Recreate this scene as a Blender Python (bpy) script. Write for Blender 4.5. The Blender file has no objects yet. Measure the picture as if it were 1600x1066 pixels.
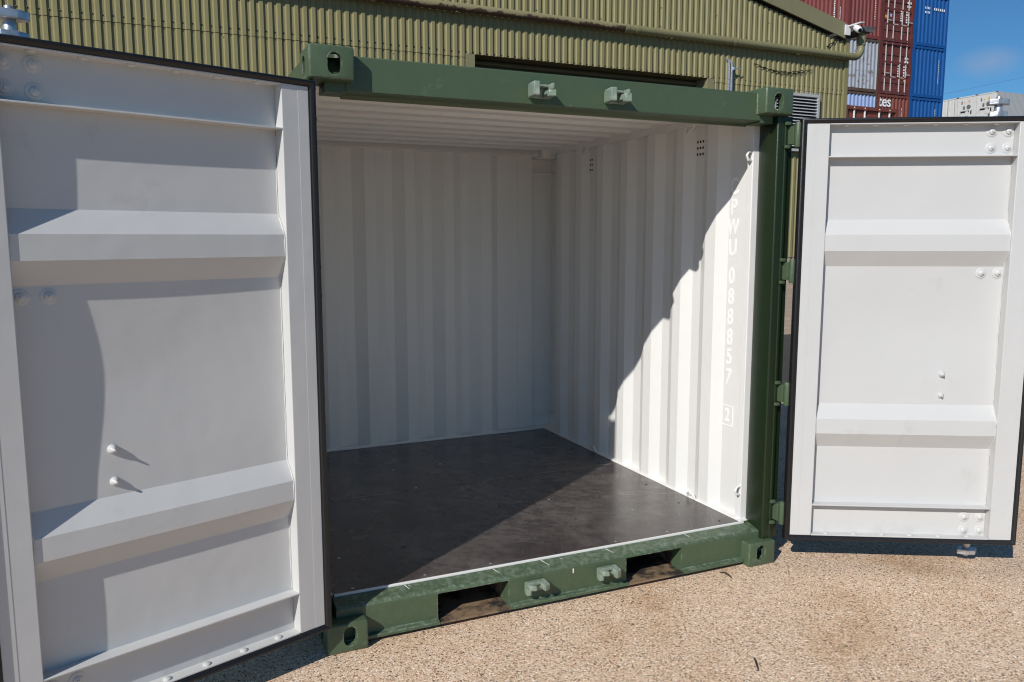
import bpy, bmesh, math, random
from mathutils import Vector, Matrix
from mathutils.geometry import tessellate_polygon
random.seed(7)
S = bpy.context.scene
COL = S.collection
R = math.radians

# ------------------------------------------------------------------ camera
cam_d = bpy.data.cameras.new('camera')
cam = bpy.data.objects.new('camera', cam_d); COL.objects.link(cam)
cam.location = (-0.5487, -2.9453, 1.5899)
cam.rotation_euler = (R(90 - 7.29), R(0.05), R(-24.20))
cam_d.sensor_width = 36.0
cam_d.lens = 36.0 * 1262.6 / 1600.0
cam_d.clip_start = 0.05
cam_d.clip_end = 3000
S.camera = cam

# ------------------------------------------------------------------ sky, sun, exposure
SUN_TO = Vector((-1.46, -1.0, 1.17)).normalized()          # direction towards the sun
elev = math.asin(SUN_TO.z)
azim = math.atan2(SUN_TO.x, SUN_TO.y)                       # from +Y towards +X
world = bpy.data.worlds.new('World'); S.world = world
world.use_nodes = True
wn = world.node_tree.nodes; wl = world.node_tree.links
bg = wn['Background']
sky = wn.new('ShaderNodeTexSky'); sky.sky_type = 'NISHITA'
sky.sun_disc = False; sky.sun_elevation = elev; sky.sun_rotation = azim
sky.air_density = 1.0; sky.dust_density = 0.1; sky.ozone_density = 5.0; sky.altitude = 1500
bg.inputs['Strength'].default_value = 0.061
# one faint wisp of cloud low over the far containers, part of the sky
tc = wn.new('ShaderNodeTexCoord')
CL = Vector((0.795, 0.580, 0.177)).normalized()
sub = wn.new('ShaderNodeVectorMath'); sub.operation = 'SUBTRACT'; sub.inputs[1].default_value = CL
mul = wn.new('ShaderNodeVectorMath'); mul.operation = 'MULTIPLY'; mul.inputs[1].default_value = (30, 30, 62)
lng = wn.new('ShaderNodeVectorMath'); lng.operation = 'LENGTH'
nz = wn.new('ShaderNodeTexNoise'); nz.inputs['Scale'].default_value = 40; nz.inputs['Detail'].default_value = 5
mr = wn.new('ShaderNodeMapRange'); mr.inputs[1].default_value = 1.1; mr.inputs[2].default_value = 0.1
mm = wn.new('ShaderNodeMath'); mm.operation = 'MULTIPLY'
mm2 = wn.new('ShaderNodeMath'); mm2.operation = 'MULTIPLY'; mm2.inputs[1].default_value = 0.5
mix = wn.new('ShaderNodeMix'); mix.data_type = 'RGBA'; mix.inputs['B'].default_value = (7.6, 7.0, 7.4, 1)
wl.new(tc.outputs['Generated'], sub.inputs[0]); wl.new(sub.outputs[0], mul.inputs[0]); wl.new(mul.outputs[0], lng.inputs[0])
wl.new(tc.outputs['Generated'], nz.inputs['Vector']); wl.new(lng.outputs['Value'], mr.inputs[0])
wl.new(mr.outputs[0], mm.inputs[0]); wl.new(nz.outputs['Fac'], mm.inputs[1]); wl.new(mm.outputs[0], mm2.inputs[0])
wl.new(mm2.outputs[0], mix.inputs['Factor']); tint = wn.new('ShaderNodeMix'); tint.data_type = 'RGBA'; tint.blend_type = 'MULTIPLY'; tint.inputs['Factor'].default_value = 1.0
tint.inputs['B'].default_value = (0.68, 1.14, 1.30, 1)       # clear deep blue air
wl.new(sky.outputs[0], tint.inputs['A']); wl.new(tint.outputs['Result'], mix.inputs['A']); wl.new(mix.outputs['Result'], bg.inputs['Color'])

sun_d = bpy.data.lights.new('sun', 'SUN'); sun_d.energy = 4.1; sun_d.angle = R(0.5); sun_d.color = (1.0, 0.96, 0.905)
sun = bpy.data.objects.new('sun', sun_d); COL.objects.link(sun)
sun.location = (-20, -14, 16)
sun.rotation_euler = SUN_TO.to_track_quat('Z', 'Y').to_euler()
S.view_settings.view_transform = 'Standard'
S.view_settings.look = 'None'
S.view_settings.exposure = 0.0
S.view_settings.gamma = 1.0
S.view_settings.use_curve_mapping = False
S.cycles.filter_width = 1.15
S.cycles.max_bounces = 14
S.cycles.diffuse_bounces = 12

# ------------------------------------------------------------------ materials
def nodes_of(name):
    m = bpy.data.materials.new(name); m.use_nodes = True
    nt = m.node_tree
    return m, nt, nt.nodes['Principled BSDF'], nt.nodes.new, nt.links.new

def ramp(new, stops, interp='LINEAR'):
    r = new('ShaderNodeValToRGB'); r.color_ramp.interpolation = interp
    e = r.color_ramp.elements
    while len(e) < len(stops): e.new(0.5)
    for k, (p, c) in enumerate(stops):
        e[k].position = p
        e[k].color = (c, c, c, 1) if isinstance(c, (int, float)) else (*c, 1)
    return r

def paint(name, col, rough=0.45, var=0.06, spots=None, spot_amt=0.0, peel=0.02, peel_scale=260, metal=0.0, spec=0.5,
          coat=0.0, coat_rough=0.2, dent=0.0, dent_scale=5.0, spot_scale=5.0, spot_edge=(0.55, 0.7)):
    """painted or bare sheet with soft uneven tone, fine orange peel and optional wear patches"""
    m, nt, b, new, lk = nodes_of(name)
    co = new('ShaderNodeTexCoord')
    n1 = new('ShaderNodeTexNoise'); n1.inputs['Scale'].default_value = 2.3; n1.inputs['Detail'].default_value = 6
    lk(co.outputs['Object'], n1.inputs['Vector'])
    mx = new('ShaderNodeMix'); mx.data_type = 'RGBA'
    mx.inputs['A'].default_value = (*[c * (1 - var) for c in col], 1)
    mx.inputs['B'].default_value = (*[min(1, c * (1 + var)) for c in col], 1)
    lk(n1.outputs['Fac'], mx.inputs['Factor'])
    out = mx.outputs['Result']
    if spots is not None:
        n2 = new('ShaderNodeTexNoise'); n2.inputs['Scale'].default_value = spot_scale; n2.inputs['Detail'].default_value = 9
        n2.inputs['Roughness'].default_value = 0.68
        lk(co.outputs['Object'], n2.inputs['Vector'])
        rp = ramp(new, [(spot_edge[0], 0.0), (spot_edge[1], spot_amt)])
        lk(n2.outputs['Fac'], rp.inputs[0])
        m2 = new('ShaderNodeMix'); m2.data_type = 'RGBA'; m2.inputs['B'].default_value = (*spots, 1)
        lk(out, m2.inputs['A']); lk(rp.outputs[0], m2.inputs['Factor']); out = m2.outputs['Result']
    lk(out, b.inputs['Base Color'])
    b.inputs['Roughness'].default_value = rough
    b.inputs['Metallic'].default_value = metal
    b.inputs['Specular IOR Level'].default_value = spec
    b.inputs['Coat Weight'].default_value = coat
    b.inputs['Coat Roughness'].default_value = coat_rough
    n3 = new('ShaderNodeTexNoise'); n3.inputs['Scale'].default_value = peel_scale; n3.inputs['Detail'].default_value = 3
    lk(co.outputs['Object'], n3.inputs['Vector'])
    bp = new('ShaderNodeBump'); bp.inputs['Strength'].default_value = peel; bp.inputs['Distance'].default_value = 0.01
    lk(n3.outputs['Fac'], bp.inputs['Height'])
    if dent:
        n4 = new('ShaderNodeTexNoise'); n4.inputs['Scale'].default_value = dent_scale; n4.inputs['Detail'].default_value = 2
        lk(co.outputs['Object'], n4.inputs['Vector'])
        b2 = new('ShaderNodeBump'); b2.inputs['Strength'].default_value = 1.0; b2.inputs['Distance'].default_value = dent
        lk(n4.outputs['Fac'], b2.inputs['Height']); lk(b2.outputs[0], bp.inputs['Normal'])
    lk(bp.outputs[0], b.inputs['Normal'])
    return m

WHITE = paint('white_door_paint', (0.575, 0.575, 0.565), 0.42, 0.03, (0.33, 0.31, 0.28), 0.42, 0.05, 420, spot_scale=3.9, spot_edge=(0.60, 0.78), dent=0.006, dent_scale=4.0)
INNER = paint('off_white_interior_paint', (0.785, 0.78, 0.76), 0.5, 0.03, (0.46, 0.44, 0.40), 0.3, 0.05, 380, spot_scale=2.7, spot_edge=(0.66, 0.82), dent=0.004, dent_scale=5.0)
GREEN = paint('green_container_paint', (0.070, 0.107, 0.058), 0.40, 0.10, (0.17, 0.21, 0.16), 0.6, 0.10, 300, spot_scale=11, spot_edge=(0.62, 0.74), dent=0.002, dent_scale=16)
GREEN_SHADED = paint('green_paint_shaded_copy', (0.011, 0.023, 0.0085), 0.34, 0.10, (0.07, 0.10, 0.065), 0.4, 0.10, 300, spot_scale=14, spot_edge=(0.66, 0.78))  # darker copy of the container green, posts' shaded look put into the colour
GREENK = paint('green_hardware_paint', (0.19, 0.245, 0.19), 0.28, 0.2, (0.42, 0.46, 0.41), 0.7, 0.15, 160, spot_scale=26, spot_edge=(0.5, 0.66))
RUBBER = paint('black_rubber', (0.009, 0.009, 0.010), 0.42, 0.2, (0.07, 0.07, 0.07), 0.4, 0.08, 120, spot_scale=18, spot_edge=(0.64, 0.75))
OLIVE = paint('olive_cladding_paint', (0.25, 0.222, 0.100), 0.55, 0.08, (0.185, 0.16, 0.072), 0.5, 0.03, 60, spot_scale=1.4, spot_edge=(0.55, 0.75))
OLIVEP = paint('olive_pipe_paint', (0.215, 0.20, 0.10), 0.5, 0.12, (0.13, 0.10, 0.055), 0.6, 0.10, 40, spot_scale=6, spot_edge=(0.55, 0.7))
RUSTP = paint('rusted_olive_pipe', (0.25, 0.22, 0.115), 0.6, 0.12, (0.055, 0.026, 0.016), 0.95, 0.25, 40, spot_scale=7.0, spot_edge=(0.50, 0.56))
OLIVEF = paint('olive_flashing', (0.235, 0.215, 0.115), 0.5, 0.06, (0.17, 0.15, 0.075), 0.5, 0.03, 60)
SHUT = paint('dark_olive_shutter', (0.10, 0.088, 0.045), 0.6, 0.1)
ROOFG = paint('grey_roof_sheet', (0.26, 0.26, 0.23), 0.6, 0.12)
GALV = paint('galvanised_steel', (0.62, 0.63, 0.65), 0.36, 0.16, (0.40, 0.41, 0.43), 0.8, 0.06, 80, metal=0.75, spot_scale=30, spot_edge=(0.45, 0.6))
LOUV = paint('grey_louvre_paint', (0.46, 0.46, 0.46), 0.45, 0.06)
PLASTW = paint('white_plastic', (0.74, 0.74, 0.73), 0.35, 0.02)
DARK = paint('dark_lens', (0.008, 0.008, 0.010), 0.2, 0.1)
GUTTER = paint('weathered_dark_gutter', (0.07, 0.068, 0.066), 0.6, 0.2, (0.24, 0.23, 0.22), 0.8, 0.1, 60, spot_scale=9, spot_edge=(0.5, 0.7))
MARK = paint('white_print', (0.95, 0.95, 0.94), 0.5, 0.01)
TAPE = paint('white_mark_edge', (0.82, 0.81, 0.78), 0.4, 0.03)
RED1 = paint('maroon_container', (0.19, 0.042, 0.035), 0.5, 0.12, (0.10, 0.035, 0.025), 0.7, 0.05, 30, spot_scale=2.2, spot_edge=(0.52, 0.7))
RED2 = paint('brown_door_container', (0.135, 0.032, 0.026), 0.5, 0.14, (0.20, 0.13, 0.11), 0.7, 0.05, 30, spot_scale=3.0, spot_edge=(0.56, 0.7))
RED3 = paint('rust_red_container', (0.19, 0.050, 0.032), 0.55, 0.12, (0.08, 0.03, 0.02), 0.7, 0.05, 30, spot_scale=2.5)
BLUE = paint('blue_container', (0.008, 0.085, 0.30), 0.42, 0.08, (0.006, 0.06, 0.21), 0.5, 0.03, 30, spot_scale=1.5)
GREYC = paint('grey_container_rusty', (0.34, 0.36, 0.40), 0.55, 0.12, (0.14, 0.085, 0.055), 0.9, 0.05, 30, spot_scale=3.6, spot_edge=(0.54, 0.64))
LBLUE = paint('pale_blue_container', (0.30, 0.39, 0.62), 0.5, 0.08, (0.60, 0.62, 0.66), 0.7, 0.03, 30, spot_scale=2.0, spot_edge=(0.58, 0.68))
RUSTY = paint('rusty_beam', (0.10, 0.062, 0.042), 0.7, 0.25, (0.22, 0.17, 0.14), 0.6, 0.1, 30, spot_scale=5)
RODS = paint('pale_lock_rod', (0.48, 0.43, 0.41), 0.45, 0.1, (0.20, 0.11, 0.09), 0.7, 0.05, 30, spot_scale=4)
REEF = paint('dirty_white_reefer', (0.62, 0.60, 0.56), 0.5, 0.05, (0.40, 0.33, 0.25), 0.7, 0.05, 30, spot_scale=1.6, spot_edge=(0.55, 0.72))
REEFS = paint('grey_reefer_side', (0.44, 0.44, 0.44), 0.5, 0.04)
FAN = paint('grey_fan', (0.13, 0.13, 0.13), 0.6, 0.1)
ORANGE = paint('orange_sticker', (0.72, 0.33, 0.05), 0.5, 0.03)
BLACK = paint('black_gap', (0.006, 0.006, 0.006), 0.8, 0.1)
JOINT = paint('pale_joint_filler', (0.15, 0.135, 0.125), 0.5, 0.3, (0.06, 0.05, 0.047), 1.0, 0.1, 60, spot_scale=9, spot_edge=(0.56, 0.62))
TWIG = paint('dark_twig', (0.030, 0.026, 0.022), 0.8, 0.2)
def rust_underside(m):
    nt = m.node_tree; new, lk = nt.nodes.new, nt.links.new
    cr = [n for n in nt.nodes if n.type == 'VALTORGB'][0]; src = cr.inputs[0].links[0].from_socket
    ge = new('ShaderNodeNewGeometry'); sp = new('ShaderNodeSeparateXYZ'); lk(ge.outputs['Normal'], sp.inputs[0])
    ma = new('ShaderNodeMath'); ma.operation = 'MULTIPLY_ADD'; ma.inputs[1].default_value = -0.26
    lk(sp.outputs[2], ma.inputs[0]); lk(src, ma.inputs[2]); lk(ma.outputs[0], cr.inputs[0])
rust_underside(RUSTP)
POCKET = paint('worn_pocket_steel', (0.25, 0.17, 0.105), 0.55, 0.15, (0.035, 0.03, 0.028), 1.0, 0.15, 60, spot_scale=7, spot_edge=(0.46, 0.56))

def ground_material():
    m, nt, b, new, lk = nodes_of('exposed_aggregate_concrete')
    co = new('ShaderNodeTexCoord')
    dn = new('ShaderNodeTexNoise'); dn.inputs['Scale'].default_value = 60; dn.inputs['Detail'].default_value = 3
    lk(co.outputs['Object'], dn.inputs['Vector'])
    wv = new('ShaderNodeVectorMath'); wv.operation = 'SCALE'; wv.inputs['Scale'].default_value = 0.012
    lk(dn.outputs['Color'], wv.inputs[0])
    ad = new('ShaderNodeVectorMath'); ad.operation = 'ADD'
    lk(co.outputs['Object'], ad.inputs[0]); lk(wv.outputs[0], ad.inputs[1])
    v = new('ShaderNodeTexVoronoi'); v.inputs['Scale'].default_value = 112; v.inputs['Randomness'].default_value = 1.0
    lk(ad.outputs[0], v.inputs['Vector'])
    sx = new('ShaderNodeSeparateColor'); lk(v.outputs['Color'], sx.inputs[0])
    rp = ramp(new, [(0.0, (0.06, 0.042, 0.028)), (0.055, (0.30, 0.185, 0.105)), (0.12, (0.58, 0.40, 0.255)), (0.26, (0.68, 0.485, 0.315)), (0.45, (0.75, 0.55, 0.375)),
                    (0.62, (0.46, 0.285, 0.165)), (0.70, (0.78, 0.59, 0.42)), (0.87, (0.86, 0.70, 0.52)), (0.94, (0.42, 0.165, 0.05)), (0.962, (0.95, 0.87, 0.75))], 'CONSTANT')
    lk(sx.outputs[0], rp.inputs[0])
    # sandy matrix between the stones
    v2 = new('ShaderNodeTexVoronoi'); v2.inputs['Scale'].default_value = 250
    lk(ad.outputs[0], v2.inputs['Vector'])
    s2 = new('ShaderNodeSeparateColor'); lk(v2.outputs['Color'], s2.inputs[0])
    rp2 = ramp(new, [(0.0, (0.18, 0.115, 0.07)), (0.12, (0.50, 0.345, 0.22)), (0.34, (0.68, 0.495, 0.33)), (0.62, (0.78, 0.585, 0.41)), (0.86, (0.92, 0.79, 0.62))], 'CONSTANT')
    lk(s2.outputs[0], rp2.inputs[0])
    edge = ramp(new, [(0.40, 0.0), (0.52, 1.0)])
    mlt = new('ShaderNodeMath'); mlt.operation = 'MULTIPLY'; mlt.inputs[1].default_value = 1.0
    lk(v.outputs['Distance'], mlt.inputs[0]); lk(mlt.outputs[0], edge.inputs[0])
    mx = new('ShaderNodeMix'); mx.data_type = 'RGBA'
    lk(edge.outputs[0], mx.inputs['Factor']); lk(rp.outputs[0], mx.inputs['A']); lk(rp2.outputs[0], mx.inputs['B'])
    # broad stains
    n = new('ShaderNodeTexNoise'); n.inputs['Scale'].default_value = 1.7; n.inputs['Detail'].default_value = 7; n.inputs['Roughness'].default_value = 0.62
    lk(co.outputs['Object'], n.inputs['Vector'])
    st = ramp(new, [(0.30, (0.82, 0.72, 0.62)), (0.44, (1.02, 0.98, 0.95)), (0.52, (1.08, 1.07, 1.09)), (0.72, (1.15, 1.15, 1.20))])
    lk(n.outputs['Fac'], st.inputs[0])
    mu = new('ShaderNodeMix'); mu.data_type = 'RGBA'; mu.blend_type = 'MULTIPLY'; mu.inputs['Factor'].default_value = 1.0
    lk(mx.outputs['Result'], mu.inputs['A']); lk(st.outputs[0], mu.inputs['B'])
    lk(mu.outputs['Result'], b.inputs['Base Color'])
    b.inputs['Roughness'].default_value = 0.85
    hb = new('ShaderNodeMath'); hb.operation = 'ADD'
    lk(v.outputs['Distance'], hb.inputs[0]); lk(s2.outputs[1], hb.inputs[1])
    bp = new('ShaderNodeBump'); bp.inputs['Strength'].default_value = 0.40; bp.inputs['Distance'].default_value = 0.003; bp.invert = True
    lk(hb.outputs[0], bp.inputs['Height']); lk(bp.outputs[0], b.inputs['Normal'])
    return m
GROUND = ground_material()

def plywood_material():
    m, nt, b, new, lk = nodes_of('dark_phenolic_plywood')
    co = new('ShaderNodeTexCoord')
    n = new('ShaderNodeTexNoise'); n.inputs['Scale'].default_value = 5; n.inputs['Detail'].default_value = 8
    lk(co.outputs['Object'], n.inputs['Vector'])
    base = ramp(new, [(0.3, (0.044, 0.035, 0.032)), (0.7, (0.070, 0.055, 0.050))])
    lk(n.outputs['Fac'], base.inputs[0])
    out = base.outputs[0]
    # scuffs: stretched noise in two directions, kept to where boots have been
    for k, (sc, rot) in enumerate((((2.5, 55, 1), 0.55), ((4, 90, 1), -1.0), ((6, 9, 1), 0.2), ((14, 20, 1), 0.9))):
        mr_ = new('ShaderNodeMapping'); mr_.inputs['Rotation'].default_value = (0, 0, rot); lk(co.outputs['Object'], mr_.inputs['Vector'])
        mp = new('ShaderNodeMapping'); mp.inputs['Scale'].default_value = sc
        mp.inputs['Location'].default_value = (k * 3.1, k * 1.7, 0)
        lk(mr_.outputs[0], mp.inputs['Vector'])
        ns = new('ShaderNodeTexNoise'); ns.inputs['Scale'].default_value = 1.0; ns.inputs['Detail'].default_value = 6; ns.inputs['Roughness'].default_value = 0.7
        lk(mp.outputs[0], ns.inputs['Vector'])
        r1 = ramp(new, [(0.60 if k < 2 else 0.40, 0.0), (0.70 if k < 2 else 0.85, 0.9 if k < 2 else 0.5)]); lk(ns.outputs['Fac'], r1.inputs[0])
        nm = new('ShaderNodeTexNoise'); nm.inputs['Scale'].default_value = 2.6; nm.inputs['Detail'].default_value = 4
        mp2 = new('ShaderNodeMapping'); mp2.inputs['Location'].default_value = (5.3 * k, 2.2, 0); lk(co.outputs['Object'], mp2.inputs['Vector'])
        lk(mp2.outputs[0], nm.inputs['Vector'])
        r2 = ramp(new, [(0.42, 0.0), (0.60, 0.75)]); lk(nm.outputs['Fac'], r2.inputs[0])
        ml = new('ShaderNodeMath'); ml.operation = 'MULTIPLY'; lk(r1.outputs[0], ml.inputs[0]); lk(r2.outputs[0], ml.inputs[1])
        mx = new('ShaderNodeMix'); mx.data_type = 'RGBA'; mx.inputs['B'].default_value = (0.30, 0.28, 0.26, 1)
        lk(out, mx.inputs['A']); lk(ml.outputs[0], mx.inputs['Factor']); out = mx.outputs['Result']
    lk(out, b.inputs['Base Color'])
    rr = ramp(new, [(0.3, 0.17), (0.7, 0.30)]); lk(n.outputs['Fac'], rr.inputs[0]); lk(rr.outputs[0], b.inputs['Roughness'])
    n3 = new('ShaderNodeTexNoise'); n3.inputs['Scale'].default_value = 300; lk(co.outputs['Object'], n3.inputs['Vector'])
    bp = new('ShaderNodeBump'); bp.inputs['Strength'].default_value = 0.06; bp.inputs['Distance'].default_value = 0.01
    lk(n3.outputs['Fac'], bp.inputs['Height']); lk(bp.outputs[0], b.inputs['Normal'])
    return m
PLY = plywood_material()

def brick_material():
    m, nt, b, new, lk = nodes_of('pale_brickwork')
    co = new('ShaderNodeTexCoord')
    mp = new('ShaderNodeMapping'); mp.inputs['Rotation'].default_value = (R(-90), 0, 0); lk(co.outputs['Object'], mp.inputs['Vector'])
    br = new('ShaderNodeTexBrick'); br.inputs['Scale'].default_value = 1.0
    br.inputs['Brick Width'].default_value = 0.225; br.inputs['Row Height'].default_value = 0.075; br.inputs['Mortar Size'].default_value = 0.008
    br.inputs['Color1'].default_value = (0.55, 0.42, 0.31, 1); br.inputs['Color2'].default_value = (0.48, 0.34, 0.25, 1); br.inputs['Mortar'].default_value = (0.38, 0.34, 0.29, 1)
    lk(mp.outputs[0], br.inputs['Vector']); lk(br.outputs['Color'], b.inputs['Base Color'])
    b.inputs['Roughness'].default_value = 0.9
    return m
BRICK = brick_material()

# ------------------------------------------------------------------ mesh helpers
class MB:
    def __init__(s): s.v = []; s.f = []; s.m = []
    def add(s, vs, fs, mi=0):
        o = len(s.v); s.v += [tuple(p) for p in vs]
        for f in fs: s.f.append(tuple(i + o for i in f)); s.m.append(mi)
        return s
    def box(s, x0, x1, y0, y1, z0, z1, mi=0):
        vs = [(x, y, z) for z in (z0, z1) for y in (y0, y1) for x in (x0, x1)]
        return s.add(vs, [(0, 2, 3, 1), (4, 5, 7, 6), (0, 1, 5, 4), (2, 6, 7, 3), (0, 4, 6, 2), (1, 3, 7, 5)], mi)
    def prism(s, pts, axis, lo, hi, mi=0, cap=True):
        """2-D outline extruded along an axis; the two outline coordinates are the other axes in order x, y, z"""
        def P(a, b, t): return {0: (t, a, b), 1: (a, t, b), 2: (a, b, t)}[axis]
        n = len(pts); vs = [P(a, b, lo) for a, b in pts] + [P(a, b, hi) for a, b in pts]
        fs = [(i, (i + 1) % n, n + (i + 1) % n, n + i) for i in range(n)]
        if cap: fs += [tuple(range(n))[::-1], tuple(range(n, 2 * n))]
        return s.add(vs, fs, mi)
    def tube(s, path, r, seg=10, mi=0, cap=True):
        path = [Vector(p) for p in path]; rings = []; up = None
        for i, p in enumerate(path):
            d = (path[min(i + 1, len(path) - 1)] - path[max(i - 1, 0)]).normalized()
            if up is None:
                up = d.orthogonal().normalized()
            up = (up - d * up.dot(d)).normalized(); w = d.cross(up)
            rr = r[i] if isinstance(r, (list, tuple)) else r
            rings.append([p + (up * math.cos(a) + w * math.sin(a)) * rr for a in [2 * math.pi * k / seg for k in range(seg)]])
        vs = [q for g in rings for q in g]; fs = []
        for i in range(len(path) - 1):
            for k in range(seg):
                a, b = i * seg + k, i * seg + (k + 1) % seg
                fs.append((a, b, b + seg, a + seg))
        if cap: fs += [tuple(range(seg))[::-1], tuple(range(len(vs) - seg, len(vs)))]
        return s.add(vs, fs, mi)
    def lathe(s, prof, c, d, seg=14, mi=0):
        """profile of (radius, height) turned about direction d from point c"""
        d = Vector(d).normalized(); u = d.orthogonal().normalized(); w = d.cross(u); c = Vector(c)
        vs = []; fs = []
        for r, h in prof:
            for k in range(seg):
                a = 2 * math.pi * k / seg
                vs.append(c + d * h + (u * math.cos(a) + w * math.sin(a)) * r)
        for i in range(len(prof) - 1):
            for k in range(seg):
                a, b = i * seg + k, i * seg + (k + 1) % seg
                fs.append((a, b, b + seg, a + seg))
        fs += [tuple(range(seg))[::-1], tuple(range(len(vs) - seg, len(vs)))]
        return s.add(vs, fs, mi)
    def xf(s, M):
        s.v = [tuple(M @ Vector(p)) for p in s.v]; return s
    def mesh(s, name, mats, bevel=0, seg=2, sharp=None, recalc=True, flip=False, outer=None):
        sharp = sharp or (20 if bevel else 35)
        bm = bmesh.new()
        vs = [bm.verts.new(p) for p in s.v]
        for f, mi in zip(s.f, s.m):
            try:
                q = bm.faces.new([vs[i] for i in f]); q.material_index = mi
            except ValueError: pass
        if recalc: bmesh.ops.recalc_face_normals(bm, faces=bm.faces)
        if bevel:
            es = [e for e in bm.edges if len(e.link_faces) == 2 and e.calc_face_angle(0) > R(30)]
            bmesh.ops.bevel(bm, geom=es, offset=bevel, segments=seg, affect='EDGES', profile=0.5, clamp_overlap=True)
        me = bpy.data.meshes.new(name); bm.to_mesh(me); bm.free()
        if flip: me.flip_normals()
        for m in (mats if isinstance(mats, (list, tuple)) else [mats]): me.materials.append(m)
        if outer is not None:                     # second material on the faces that look outwards
            for p in me.polygons:
                if max(p.normal.dot(Vector(o)) for o in outer) > 0.5: p.material_index = 1
        me.polygons.foreach_set('use_smooth', [True] * len(me.polygons))
        me.set_sharp_from_angle(angle=R(sharp))
        return me
    def build(s, name, mats, parent=None, loc=None, rot=None, **k):
        return link(name, s.mesh(name, mats, **k), parent, loc, rot)

def link(name, me, parent=None, loc=None, rot=None):
    o = bpy.data.objects.new(name, me); COL.objects.link(o)
    if parent is not None: o.parent = parent
    if loc is not None: o.location = loc
    if rot is not None: o.rotation_euler = rot
    return o

def tag(o, label=None, cat=None, group=None, kind=None):
    if label: o['label'] = label
    if cat: o['category'] = cat
    if group: o['group'] = group
    if kind: o['kind'] = kind
    return o
def empty(name, loc, rz=0):
    o = bpy.data.objects.new(name, None); COL.objects.link(o); o.location = loc; o.rotation_euler = (0, 0, rz)
    o.empty_display_size = 0.1
    return o

def cut(mb, cutters, name, mats, bevel=0, seg=2, **k):
    """mb minus the cutter MBs, as a mesh"""
    base = link('cut_base', mb.mesh('cut_base', mats, bevel=bevel, seg=seg, **k)); tmp = [base]
    for c in cutters:
        o = link('cutter', c.mesh('cutter', mats)); tmp.append(o)
        md = base.modifiers.new('b', 'BOOLEAN'); md.operation = 'DIFFERENCE'; md.solver = 'EXACT'; md.object = o
    bpy.context.view_layer.update()
    me = bpy.data.meshes.new_from_object(base.evaluated_get(bpy.context.evaluated_depsgraph_get()))
    for o in tmp:
        d = o.data; bpy.data.objects.remove(o); bpy.data.meshes.remove(d)
    me.name = name
    me.polygons.foreach_set('use_smooth', [True] * len(me.polygons)); me.set_sharp_from_angle(angle=R(20))
    return me

def slot(cx, cy, w, h, n=8):
    """upright rounded slot outline"""
    r = w / 2; pts = []
    for k in range(n + 1): a = math.pi * k / n; pts.append((cx + r * math.cos(a), cy + h / 2 - r + r * math.sin(a)))
    for k in range(n + 1): a = math.pi + math.pi * k / n; pts.append((cx + r * math.cos(a), cy - h / 2 + r + r * math.sin(a)))
    return pts

def worn_edges(src, name, wear):
    m = src.copy(); m.name = name; nt = m.node_tree; new, lk = nt.nodes.new, nt.links.new
    b = nt.nodes['Principled BSDF']; old = b.inputs['Base Color'].links[0].from_socket
    bv = new('ShaderNodeBevel'); bv.samples = 4; bv.inputs['Radius'].default_value = 0.007
    ge = new('ShaderNodeNewGeometry'); dt = new('ShaderNodeVectorMath'); dt.operation = 'DOT_PRODUCT'
    lk(bv.outputs[0], dt.inputs[0]); lk(ge.outputs['True Normal'], dt.inputs[1])
    r1 = ramp(new, [(0.80, 1.0), (0.985, 0.0)]); lk(dt.outputs['Value'], r1.inputs[0])
    co = new('ShaderNodeTexCoord'); n = new('ShaderNodeTexNoise'); n.inputs['Scale'].default_value = 38; n.inputs['Detail'].default_value = 6
    lk(co.outputs['Object'], n.inputs['Vector']); r2 = ramp(new, [(0.47, 0.0), (0.58, 1.0)]); lk(n.outputs['Fac'], r2.inputs[0])
    ml = new('ShaderNodeMath'); ml.operation = 'MULTIPLY'; lk(r1.outputs[0], ml.inputs[0]); lk(r2.outputs[0], ml.inputs[1])
    mx = new('ShaderNodeMix'); mx.data_type = 'RGBA'; mx.inputs['B'].default_value = (*wear, 1)
    lk(old, mx.inputs['A']); lk(ml.outputs[0], mx.inputs['Factor']); lk(mx.outputs['Result'], b.inputs['Base Color'])
    return m
SILLG = worn_edges(paint('green_sill_paint_scuffed', (0.068, 0.105, 0.056), 0.42, 0.10, (0.20, 0.25, 0.19), 0.8, 0.12, 240, spot_scale=46, spot_edge=(0.44, 0.66), dent=0.002, dent_scale=14), 'green_sill_worn', (0.36, 0.40, 0.35))
def tread_wear(m):
    # scuffs from boots only on the upward tread of the sill
    nt = m.node_tree; new, lk = nt.nodes.new, nt.links.new
    cr = [n for n in nt.nodes if n.type == 'VALTORGB'][0]; tgt = cr.outputs[0].links[0].to_socket
    ge = new('ShaderNodeNewGeometry'); sp = new('ShaderNodeSeparateXYZ'); lk(ge.outputs['True Normal'], sp.inputs[0])
    r = ramp(new, [(0.2, 0.10), (0.6, 1.0)]); lk(sp.outputs[2], r.inputs[0])
    ml = new('ShaderNodeMath'); ml.operation = 'MULTIPLY'; lk(cr.outputs[0], ml.inputs[0]); lk(r.outputs[0], ml.inputs[1]); lk(ml.outputs[0], tgt)
tread_wear(SILLG)
GREENW = worn_edges(GREEN, 'green_paint_worn_edges', (0.36, 0.40, 0.35))
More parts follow.
